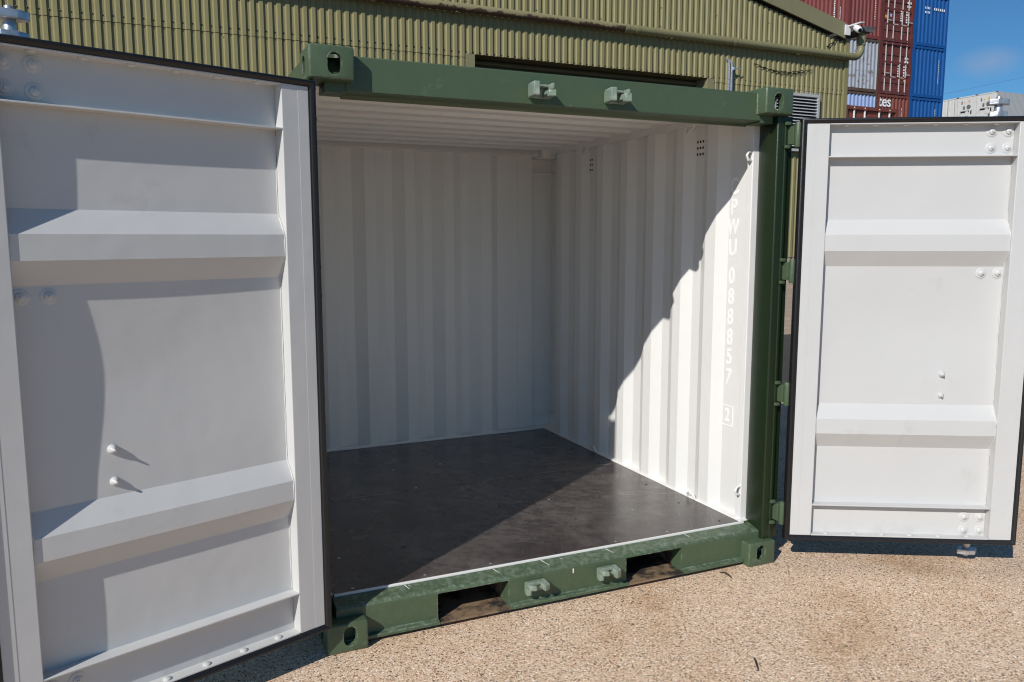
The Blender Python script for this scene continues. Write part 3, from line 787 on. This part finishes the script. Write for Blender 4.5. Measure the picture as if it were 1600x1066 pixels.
# roller shutter in its opening
for a, b in ((OPEN[0] - 0.127, OPEN[0]), (OPEN[1], OPEN[1] + 0.13)):
    MB().box(a, b, -0.012, 0.30, 0, OPEN[2] - 0.001).build('door_jamb', OLIVEF, SHED, bevel=0.003)
MB().box(OPEN[0], OPEN[1], 0.015, 0.32, OPEN[2] + 0.001, OPEN[2] + 0.06).build('lintel_soffit', SHUT, SHED)
SH = empty('roller_shutter', (0, 0, 0)); SH.parent = SHED
sl = MB().prism([(0.265, 0.0), (0.245, 0.014), (0.236, 0.037), (0.245, 0.060), (0.265, 0.074), (0.272, 0.074), (0.272, 0.0)], 0, OPEN[0] + 0.004, OPEN[1] - 0.004).mesh('slat', SHUT, sharp=25)
z = OPEN[2] - 0.076
while z > 0: link('slat', sl, SH, loc=(0, 0, z)); z -= 0.0755
# barge boards and roof
def slope_board(sa, sb, y0, y1, d0, d1, name, mat, **k):
    return MB().prism([(sa, roof_z(sa) + d0), (sb, roof_z(sb) + d0), (sb, roof_z(sb) + d1), (sa, roof_z(sa) + d1)], 1, y0, y1).build(name, mat, SHED, **k)
slope_board(RIDGE_S, 11.62, -0.085, -0.060, 0.0, 0.245, 'barge_board', OLIVEF, bevel=0.004)
slope_board(S0 + .1, RIDGE_S - .002, -0.085, -0.060, 0.0, 0.245, 'barge_board', OLIVEF, bevel=0.004)
slope_board(RIDGE_S, 11.70, -0.058, 16.0, 0.175, 0.225, 'roof', ROOFG)
slope_board(S0 - .2, RIDGE_S - .002, -0.058, 16.0, 0.175, 0.225, 'roof', ROOFG)
MB().box(11.66, 11.755, 0.21, 15.9, 0, 4.86).build('side_wall', OLIVE, SHED)
MB().box(S0 + .02, S0 + .1, 0.21, 15.9, 0, 4.86).build('side_wall', OLIVE, SHED)
# eaves gutter running back along the far side
MB().prism([(11.79, 4.885), (11.77, 4.955), (12.14, 4.975), (12.165, 4.965), (12.10, 4.895), (12.05, 4.872)], 1, -0.20, 15.9).build('gutter', GUTTER, SHED, bevel=0.006)
# rainwater pipe along the gable
PY, PZ, PR = -0.098, 4.487, 0.055
def pipe(s0, s1, mat, name='drain_pipe', r=PR):
    nn = max(2, int((s1 - s0) / 0.5)); return MB().tube([(s0 + (s1 - s0) * i / nn, PY, PZ + 0.006 * (s0 + (s1 - s0) * i / nn - 5.7) / 4) for i in range(nn + 1)], r, 16).build(name, mat, SHED, sharp=50)
tag(pipe(-5.9, 3.62, OLIVEP), 'olive painted end of the rainwater pipe')
tag(pipe(3.66, 7.42, RUSTP), 'rusted flaking middle length of the rainwater pipe')
tag(pipe(7.46, 11.72, OLIVEP), 'clean olive length of the rainwater pipe by the corner')
for s in (3.64, 3.82, 7.44, 7.62, 9.35): pipe(s - 0.03, s + 0.03, OLIVEP, 'pipe_collar', PR + 0.007)
el = [(11.70, PY, PZ + .009)]
for k in range(9):
    a = (math.pi / 2) * k / 8; el.append((11.80 + 0.15 * math.sin(a), PY, PZ + .009 + 0.15 * (1 - math.cos(a))))
el.append((11.95, PY, PZ + 0.40))
MB().tube(el, PR + 0.003, 16).build('pipe_elbow', OLIVEP, SHED, sharp=50)
MB().tube([(11.95, PY, PZ + 0.20), (11.95, PY, PZ + 0.345)], PR + 0.016, 16).build('pipe_socket', OLIVEP, SHED, sharp=50)
for s in (4.9, 8.2, 10.6): MB().box(s - .012, s + .012, -0.13, -0.002, PZ - .066, PZ - .058).build('pipe_clip', OLIVEP, SHED)
# conduit pair beside the shutter
cd = MB()
cd.tube([(9.30, -0.055, 0.3), (9.30, -0.055, 4.20), (9.29, -0.050, 4.235), (9.265, -0.035, 4.255)], 0.017, 8)
cd.build('conduit', GALV, SHED)
MB().tube([(9.352, -0.060, 0.3), (9.352, -0.060, 4.17), (9.345, -0.05, 4.21), (9.32, -0.03, 4.24)], 0.017, 8).build('conduit', GALV, SHED)
MB().box(9.37, 9.50, -0.10, -0.085, 4.105, 4.122).box(9.36, 9.385, -0.10, -0.02, 4.09, 4.135).build('conduit_bracket', GALV, SHED, bevel=0.003)
# loose dark cables pinned to the sheets
def cable(pts, r=0.006):
    P = []
    for (a, za), (b, zb) in zip(pts[:-1], pts[1:]):
        for i in range(8): t = i / 8; P.append((a + (b - a) * t, -0.030 - 0.006 * random.random(), za + (zb - za) * t + 0.010 * random.uniform(-1, 1)))
    P.append((pts[-1][0], -0.03, pts[-1][1])); MB().tube(P, r, 5).build('cable', DARK, SHED)
cable([(9.80, 4.225), (10.02, 4.185), (10.3, 4.158), (10.55, 4.165), (10.85, 4.21), (10.98, 4.24)])
cable([(9.95, 4.19), (10.3, 4.135), (10.6, 4.15), (10.8, 4.18)], 0.005)
cable([(11.27, 4.62), (11.38, 4.68), (11.50, 4.765), (11.56, 4.80)], 0.008)
# louvred vent
LV = MB()
v0, v1, vz0, vz1 = 10.18, 11.13, 2.95, 3.845
LV.box(v0, v1, -0.085, -0.019, vz1 - 0.04, vz1); LV.box(v0, v1, -0.085, -0.019, vz0, vz0 + 0.04)
LV.box(v0, v0 + 0.045, -0.085, -0.019, vz0 + 0.0405, vz1 - 0.0405); LV.box(v1 - 0.045, v1, -0.085, -0.019, vz0 + 0.0405, vz1 - 0.0405)
LV.box(v0, v1, -0.0185, -0.0005, vz0, vz1)
lv = LV.build('louvre_vent', LOUV, SHED, bevel=0.002)
MB().box(v0 + .046, v1 - .046, -0.024, -0.019, vz0 + .041, vz1 - .041).build('vent_backing', BLACK, lv)
slm = MB().prism([(-0.085, 0.0), (-0.080, 0.0), (-0.034, 0.028), (-0.034, 0.034), (-0.052, 0.024)], 0, v0 + 0.046, v1 - 0.046).mesh('slat', LOUV)
z = vz1 - 0.092
while z > vz0 + 0.04: link('slat', slm, lv, loc=(0, 0, z)); z -= 0.0485
# little sealed fins over the vent
for k in range(4):
    s = 10.80 + k * 0.1; MB().prism([(s, vz1 + .0005), (s + 0.035, vz1 + .0005), (s + 0.016, vz1 + 0.055)], 1, -0.04, -0.0195).build('vent_fin', GALV, lv)
# security camera on the barge board end
camo = tag(empty('security_camera', SHED.matrix_basis @ Vector((11.66, -0.09, 4.90))), 'white security camera on the lower end of the shed barge board', 'security camera')
camo.rotation_euler = (0, 0, TH)
MB().box(-0.085, 0.035, -0.020, 0.0, -0.085, 0.075).build('mount_plate', PLASTW, camo, bevel=0.006)
MB().box(-0.02, 0.05, -0.10, -0.021, 0.045, 0.07).build('arm', PLASTW, camo, bevel=0.008)
bd = MB().lathe([(0.020, 0.0), (0.046, 0.02), (0.050, 0.05), (0.050, 0.14), (0.042, 0.155)], (0.075, -0.060, 0.045), (-0.12, -0.72, -0.48), 18); bd.build('body', PLASTW, camo, sharp=40)
ls = MB().lathe([(0.030, 0.0), (0.030, 0.012), (0.020, 0.016)], Vector((0.075, -0.060, 0.045)) + Vector((-0.12, -0.72, -0.48)).normalized() * 0.150, (-0.12, -0.72, -0.48), 16); ls.build('lens', DARK, camo)
MB().prism([(0.045, 0.072), (0.135, 0.085), (0.135, 0.098), (0.045, 0.090)], 1, -0.20, -0.03).build('sunshield', PLASTW, camo, bevel=0.003)

# ================================================================== stacked shipping containers
def corrugated(p0, p1, z0, z1, n, depth, nrm, ph=0.5, fr=(0.26, 0.24, 0.26, 0.24)):
    """upright corrugated sheet between two plan points; nrm is the outward direction"""
    p0 = Vector((*p0, 0)); p1 = Vector((*p1, 0)); nrm = Vector((*nrm, 0)); m = MB(); pts = []
    for k in range(n):
        t = 0.0
        for q, d in zip(fr, (0, 0, -1, -1)):
            pts.append(((k + t) / n, d)); t += q
    pts.append((1.0, 0))
    # flat, slope in, flat, slope out
    L = []
    for u, d in pts: L.append(p0.lerp(p1, u) + nrm * (d * depth))
    nn = len(L)
    vs = [(p.x, p.y, z0) for p in L] + [(p.x, p.y, z1) for p in L]
    vs += [(p.x - nrm.x * .004, p.y - nrm.y * .004, z0) for p in L] + [(p.x - nrm.x * .004, p.y - nrm.y * .004, z1) for p in L]
    fs = []
    for i in range(nn - 1):
        fs += [(i, i + 1, nn + i + 1, nn + i), (2 * nn + i, 2 * nn + i + 1, 3 * nn + i + 1, 3 * nn + i)]
    m.add(vs, fs); return m

def big_container(name, label, x0, x1, y0, z0, h, mat, end, group=None, ln=12.19, frame_mat=None, rod_mat=None, marks=()):
    w = x1 - x0; fm = frame_mat or mat
    t = tag(empty(name, (x0, y0, z0)), label, 'shipping container', group)
    P = 0.12
    for cx in (0, w - 0.16):
        for cy in (0, ln - 0.16):
            for cz in (0, h - 0.118): MB().box(cx, cx + 0.16, cy, cy + 0.16, cz, cz + 0.118).build('corner_casting', fm, t)
    for cx in (0.003, w - 0.123):
        for cy in (0.003, ln - 0.123): MB().box(cx, cx + P, cy, cy + P, 0.119, h - 0.119).build('corner_post', fm, t)
    for cy in (0.006, ln - 0.106):
        MB().box(0.161, w - 0.161, cy, cy + 0.10, h - 0.12, h - 0.012).build('end_rail', fm, t)
        MB().box(0.161, w - 0.161, cy, cy + 0.10, 0.02, 0.17).build('end_rail', fm, t)
    for cx in (0.006, w - 0.086):
        MB().box(cx, cx + 0.08, 0.161, ln - 0.161, h - 0.09, h - 0.012).build('side_rail', fm, t)
        MB().box(cx, cx + 0.08, 0.161, ln - 0.161, 0.02, 0.17).build('side_rail', fm, t)
    corrugated((0.012, 0.123), (0.012, ln - 0.123), 0.17, h - 0.09, int(ln / 0.278), 0.036, (-1, 0)).build('side_panel', mat, t, sharp=15, recalc=False)
    corrugated((w - 0.012, 0.123), (w - 0.012, ln - 0.123), 0.17, h - 0.09, int(ln / 0.278), 0.036, (1, 0)).build('side_panel', mat, t, sharp=15, recalc=False)
    MB().box(0.09, w - 0.09, 0.11, ln - 0.11, h - 0.06, h - 0.02).build('roof_panel', mat, t)
    MB().box(0.10, w - 0.10, ln - 0.03, ln - 0.02, 0.17, h - 0.12).build('rear_panel', mat, t)
    MB().box(0.10, w - 0.10, 0.2, ln - 0.1, 0.10, 0.16).build('underframe', fm, t)
    if end == 'panel':
        corrugated((0.123, 0.022), (w - 0.123, 0.022), 0.17, h - 0.12, 8, 0.046, (0, -1)).build('end_panel', mat, t, sharp=15, recalc=False)
    else:
        dw = (w - 0.26) / 2
        for k in range(2):
            xa = 0.13 + k * (dw + 0.004)
            prof = [(0.17, 0.05)]
            nb = 5; hh = (h - 0.29) / nb
            for i in range(nb):
                zz = 0.17 + i * hh
                prof += [(zz + 0.30 * hh, 0.05), (zz + 0.40 * hh, 0.085), (zz + 0.80 * hh, 0.085), (zz + 0.90 * hh, 0.05)]
            prof.append((h - 0.12, 0.05))
            pm = MB().prism([(yy, zz) for zz, yy in prof] + [(0.10, h - 0.12), (0.10, 0.17)], 0, xa, xa + dw - 0.004)
            d = pm.build('door', mat, t, sharp=15)
            for j, f in enumerate((0.26, 0.70)):
                xr = xa + dw * (f if k == 0 else 1 - f) 
                rod = MB().tube([(xr, 0.022, 0.06), (xr, 0.022, h - 0.05)], 0.030, 8).build('lock_rod', rod_mat or RODS, d)
                MB().box(xr - 0.02, xr + 0.28, -0.018, -0.0085, 1.0 - 0.17 * j, 1.045 - 0.17 * j).build('lock_handle', rod_mat or RODS, d)
                ck = MB()
                for zz in (0.12, h * 0.33, h * 0.62, h - 0.12): ck.box(xr - 0.05, xr + 0.05, -0.012, 0.048, zz - 0.035, zz + 0.035)
                tag(ck.build('rod_bracket', mat, d), kind='stuff')
    # painted print too far off to read: short white rows, and coloured stickers
    for (mx0, mx1, mz0, mz1, mmat, where) in marks:
        mb = MB()
        if where == 'end': mb.box(mx0, mx1, 0.014, 0.018, mz0, mz1)
        elif where == 'door': mb.box(mx0, mx1, 0.040, 0.046, mz0, mz1)
        else: mb.box(0.006, 0.010, mx0, mx1, mz0, mz1)
        mb.build('painted_mark', mmat, t)
    return t

def rows(x0, x1, z0, z1, nx, nz, where, fill=0.6):
    """a block of tiny white print as separate strokes"""
    out = []
    for i in range(nx):
        for k in range(nz):
            a = x0 + (x1 - x0) * i / nx; c = z0 + (z1 - z0) * k / nz
            out.append((a, a + (x1 - x0) / nx * fill * random.uniform(0.7, 1.2), c, c + (z1 - z0) / nz * fill, MARK, where))
    return out
YS = 27.5
FAR = 'shipping containers in the tall far stack'
CA, CB, CC = (30.93, 33.16), (33.21, 35.40), (35.44, 37.86)
L3, L4, L5 = (5.83, 2.89), (8.73, 2.535), (11.27, 2.54)
big_container('stacked_container', 'maroon container topping its stack, its long ribbed side showing over the shed roof', *CA, YS, *L5, RED1, 'panel', FAR,
              marks=rows(1.76, 1.82, 0.95, 2.2, 1, 12, 'end') + rows(0.86, 0.98, 0.75, 2.0, 1, 12, 'side') + rows(0.50, 0.58, 0.9, 1.5, 1, 6, 'side') + [(0.50, 0.62, 1.85, 2.10, ORANGE, 'side')])
big_container('stacked_container', 'weathered grey container with rust streaks under the maroon one', *CA, YS, *L4, GREYC, 'panel', FAR, frame_mat=RUSTY)
big_container('stacked_container', 'pale blue container under the rusty grey one in the stack by the shed corner', *CA, YS, *L3, LBLUE, 'panel', FAR, frame_mat=RUSTY)
big_container('stacked_container', 'topmost brown container with lock rods on its closed doors beside the upper blue one', *CB, YS, *L5, RED2, 'door', FAR,
              marks=rows(1.72, 2.02, 1.75, 2.1, 3, 2, 'door') + rows(1.28, 1.50, 1.05, 1.6, 2, 5, 'door') + rows(1.66, 1.95, 1.0, 1.6, 2, 5, 'door') + [(0.22, 0.34, 1.12, 1.26, ORANGE, 'door'), (0.55, 0.68, 1.2, 1.34, LBLUE, 'door'), (1.76, 1.90, 0.74, 0.80, ORANGE, 'door')])
big_container('stacked_container', 'brown container with closed doors below the topmost brown one, scuffed pale along its bars', *CB, YS, *L4, RED2, 'door', FAR,
              marks=rows(1.74, 2.02, 1.6, 1.95, 3, 2, 'door') + rows(1.28, 1.50, 0.9, 1.5, 2, 5, 'door') + rows(1.68, 1.95, 0.95, 1.5, 2, 4, 'door') + [(1.72, 1.86, 0.70, 0.82, ORANGE, 'door')])
tes = big_container('stacked_container', 'rust red container lettered tes in white under the two brown doored ones', *CB, YS, *L3, RED3, 'panel', FAR, marks=rows(1.66, 1.72, 1.6, 2.3, 1, 8, 'end'))
o = link('lettering', text_mesh('tes', 0.74, MARK, 1.0, 0.004, 0.012), tes); o.location = (0.47, 0.010, 2.52); o.rotation_euler = (R(90), 0, 0)
big_container('stacked_container', 'uppermost bright blue container with two short rows of white print', *CC, YS, *L5, BLUE, 'panel', FAR, marks=rows(0.72, 1.12, 1.62, 2.05, 4, 2, 'end', .5) + rows(1.35, 2.2, 1.82, 2.05, 6, 1, 'end', .5))
big_container('stacked_container', 'middle bright blue container, between the uppermost blue one and the low blue one', *CC, YS, *L4, BLUE, 'panel', FAR, marks=rows(1.93, 1.98, 0.75, 2.0, 1, 14, 'end'))
big_container('stacked_container', 'lowest blue container in view, just above the top edge of the white door', *CC, YS, *L3, BLUE, 'panel', FAR, marks=rows(1.86, 1.92, 1.3, 2.4, 1, 12, 'end'))
hid = 'containers at the foot of the far stack'
for c in (CA, CB, CC):
    for z in (0.0, 2.915): big_container('stacked_container', 'container low in the far stack, behind the white door', *c, YS, z, 2.905, RED3 if c is not CC else BLUE, 'panel', hid)
# red doored container nearer, just past the shed corner
NX0, NX1, NY = 20.05, 22.43, 16.9
big_container('doored_container', 'rust red container with four pale lock rods standing just past the shed corner', NX0, NX1, NY, 2.90, 2.90, RED3, 'door', rod_mat=PLASTW, marks=[(0.9, 1.0, 2.80, 2.86, ORANGE, 'end'), (1.05, 1.15, 2.80, 2.86, ORANGE, 'end'), (1.2, 1.3, 2.80, 2.86, ORANGE, 'end')])
big_container('doored_container', 'container low in the nearer stack, behind the white door', NX0, NX1, NY, 0, 2.895, RED3, 'panel', 'container at the foot of the nearer stack')

# reefers, ends facing the yard
RX, RY0 = 84.9, 58.2
def reefer(label, iy, z0, kind, group=None):
    y0 = RY0 + iy * 2.36; w, h, ln = 2.32, 2.89, 12.19
    t = tag(empty('refrigerated_container', (RX, y0, z0)), label, 'refrigerated container', group)
    for cy in (0, w - 0.15):
        for cz in (0, h - 0.118): MB().box(0, 0.16, cy, cy + 0.15, cz, cz + 0.118).build('corner_casting', RUSTY, t)
        MB().box(0.003, 0.13, cy + 0.002, cy + 0.148, 0.119, h - 0.119).build('corner_post', REEF, t)
    MB().box(0.003, 0.12, 0.151, w - 0.151, h - 0.12, h - 0.01).build('end_rail', REEF, t)
    MB().box(0.003, 0.12, 0.151, w - 0.151, 0.01, 0.15).build('end_rail', REEF, t)
    corrugated((0.17, 0.004), (ln, 0.004), 0.0, h, 60, 0.012, (0, -1)).build('side_panel', REEFS, t, sharp=15, recalc=False)
    MB().box(0.14, ln, 0.03, w - 0.03, 0.02, h - 0.01).build('body', REEFS, t)
    MB().box(0.04, 0.135, 0.151, w - 0.151, 0.151, h - 0.121).build('end_panel', REEF, t)
    if kind == 'unit':
        MB().box(0.02, 0.0395, 0.30, 1.96, 1.30, 1.36).build('drip_ledge', REEF, t)
        MB().lathe([(0.25, 0.0), (0.25, 0.03), (0.08, 0.035)], (0.0395, 0.93, 1.68), (-1, 0, 0), 16).build('fan_grille', FAN, t)
        MB().box(0.012, 0.0395, 1.40, 1.62, 1.45, 1.82).build('control_box', FAN, t)
        MB().box(0.030, 0.0395, 0.86, 1.92, 1.08, 1.27).build('intake', BLACK, t)
        MB().box(0.030, 0.0395, 0.55, 0.70, 0.85, 1.25).build('intake', BLACK, t)
        MB().box(0.005, 0.0395, 0.95, 1.30, 0.70, 1.22).build('compressor_cover', REEF, t)
        MB().box(0.030, 0.0395, 0.80, 0.98, 2.15, 2.45).build('sticker', ORANGE, t)
        MB().box(0.030, 0.0395, 1.38, 1.52, 2.15, 2.28).build('sticker', ORANGE, t)
        MB().box(0.030, 0.0395, 1.72, 1.86, 2.05, 2.40).build('sticker', FAN, t)
    else:
        for yy in (0.5, 0.95, 1.4, 1.85): MB().tube([(0.025, yy, 0.1), (0.025, yy, h - 0.1)], 0.03, 6).build('lock_rod', REEF, t)
        for yy in (0.35, 1.2): MB().box(0.03, 0.0395, yy - 0.02, yy + 0.02, 0.2, h - 0.2).build('door_gap', RUSTY, t)
    return t
reefer('dirty white refrigerated container on the stack corner with its plain grey side showing', 0, 14.5, 'unit', 'top row of the far white stack')
reefer('dirty white refrigerated container with a round fan, between the corner one and the plain end', 1, 14.5, 'unit', 'top row of the far white stack')
reefer('white container end without a fan, next to the tall blue stack', 2, 14.5, 'door', 'top row of the far white stack')
for iy in range(3):
    for lv_ in range(5): reefer('refrigerated container low in the far white stack, behind the white door', iy, lv_ * 2.9, 'unit' if iy < 2 else 'door', 'refrigerated containers low in the far white stack')

# overhead line crossing the sky
A, B = Vector((61.3, 92.3, 12.6)), Vector((148.2, 56.0, 32.1))
pts = []
for i in range(25):
    t = i / 24; p = A.lerp(B, t); p.z -= 0.25 * 4 * t * (1 - t); pts.append(p)
tag(MB().tube(pts, 0.015, 5).build('overhead_cable', FAN), 'thin overhead cable crossing the blue sky above the white stack', 'cable')

# bits of litter on the concrete
def twig(pts, label, r=0.003):
    P = [Vector(p) for p in pts]; base = P[0].copy(); base.z = 0
    o = MB().tube([p - base for p in P], [r * 0.6] + [r] * (len(P) - 2) + [r * 0.5], 6).build('twig', TWIG); o.location = base
    return tag(o, label, 'twig', 'litter on the concrete')
twig([(1.868, 0.012, 0.004), (1.880, -0.004, 0.008), (1.881, -0.034, 0.007), (1.876, -0.066, 0.004)], 'short black scrap lying near the lower right corner of the green sill', 0.004)
twig([(1.477, -0.68, 0.004), (1.462, -0.704, 0.010), (1.448, -0.728, 0.007), (1.430, -0.760, 0.004)], 'thin dark twig lying alone on the open concrete', 0.0035)
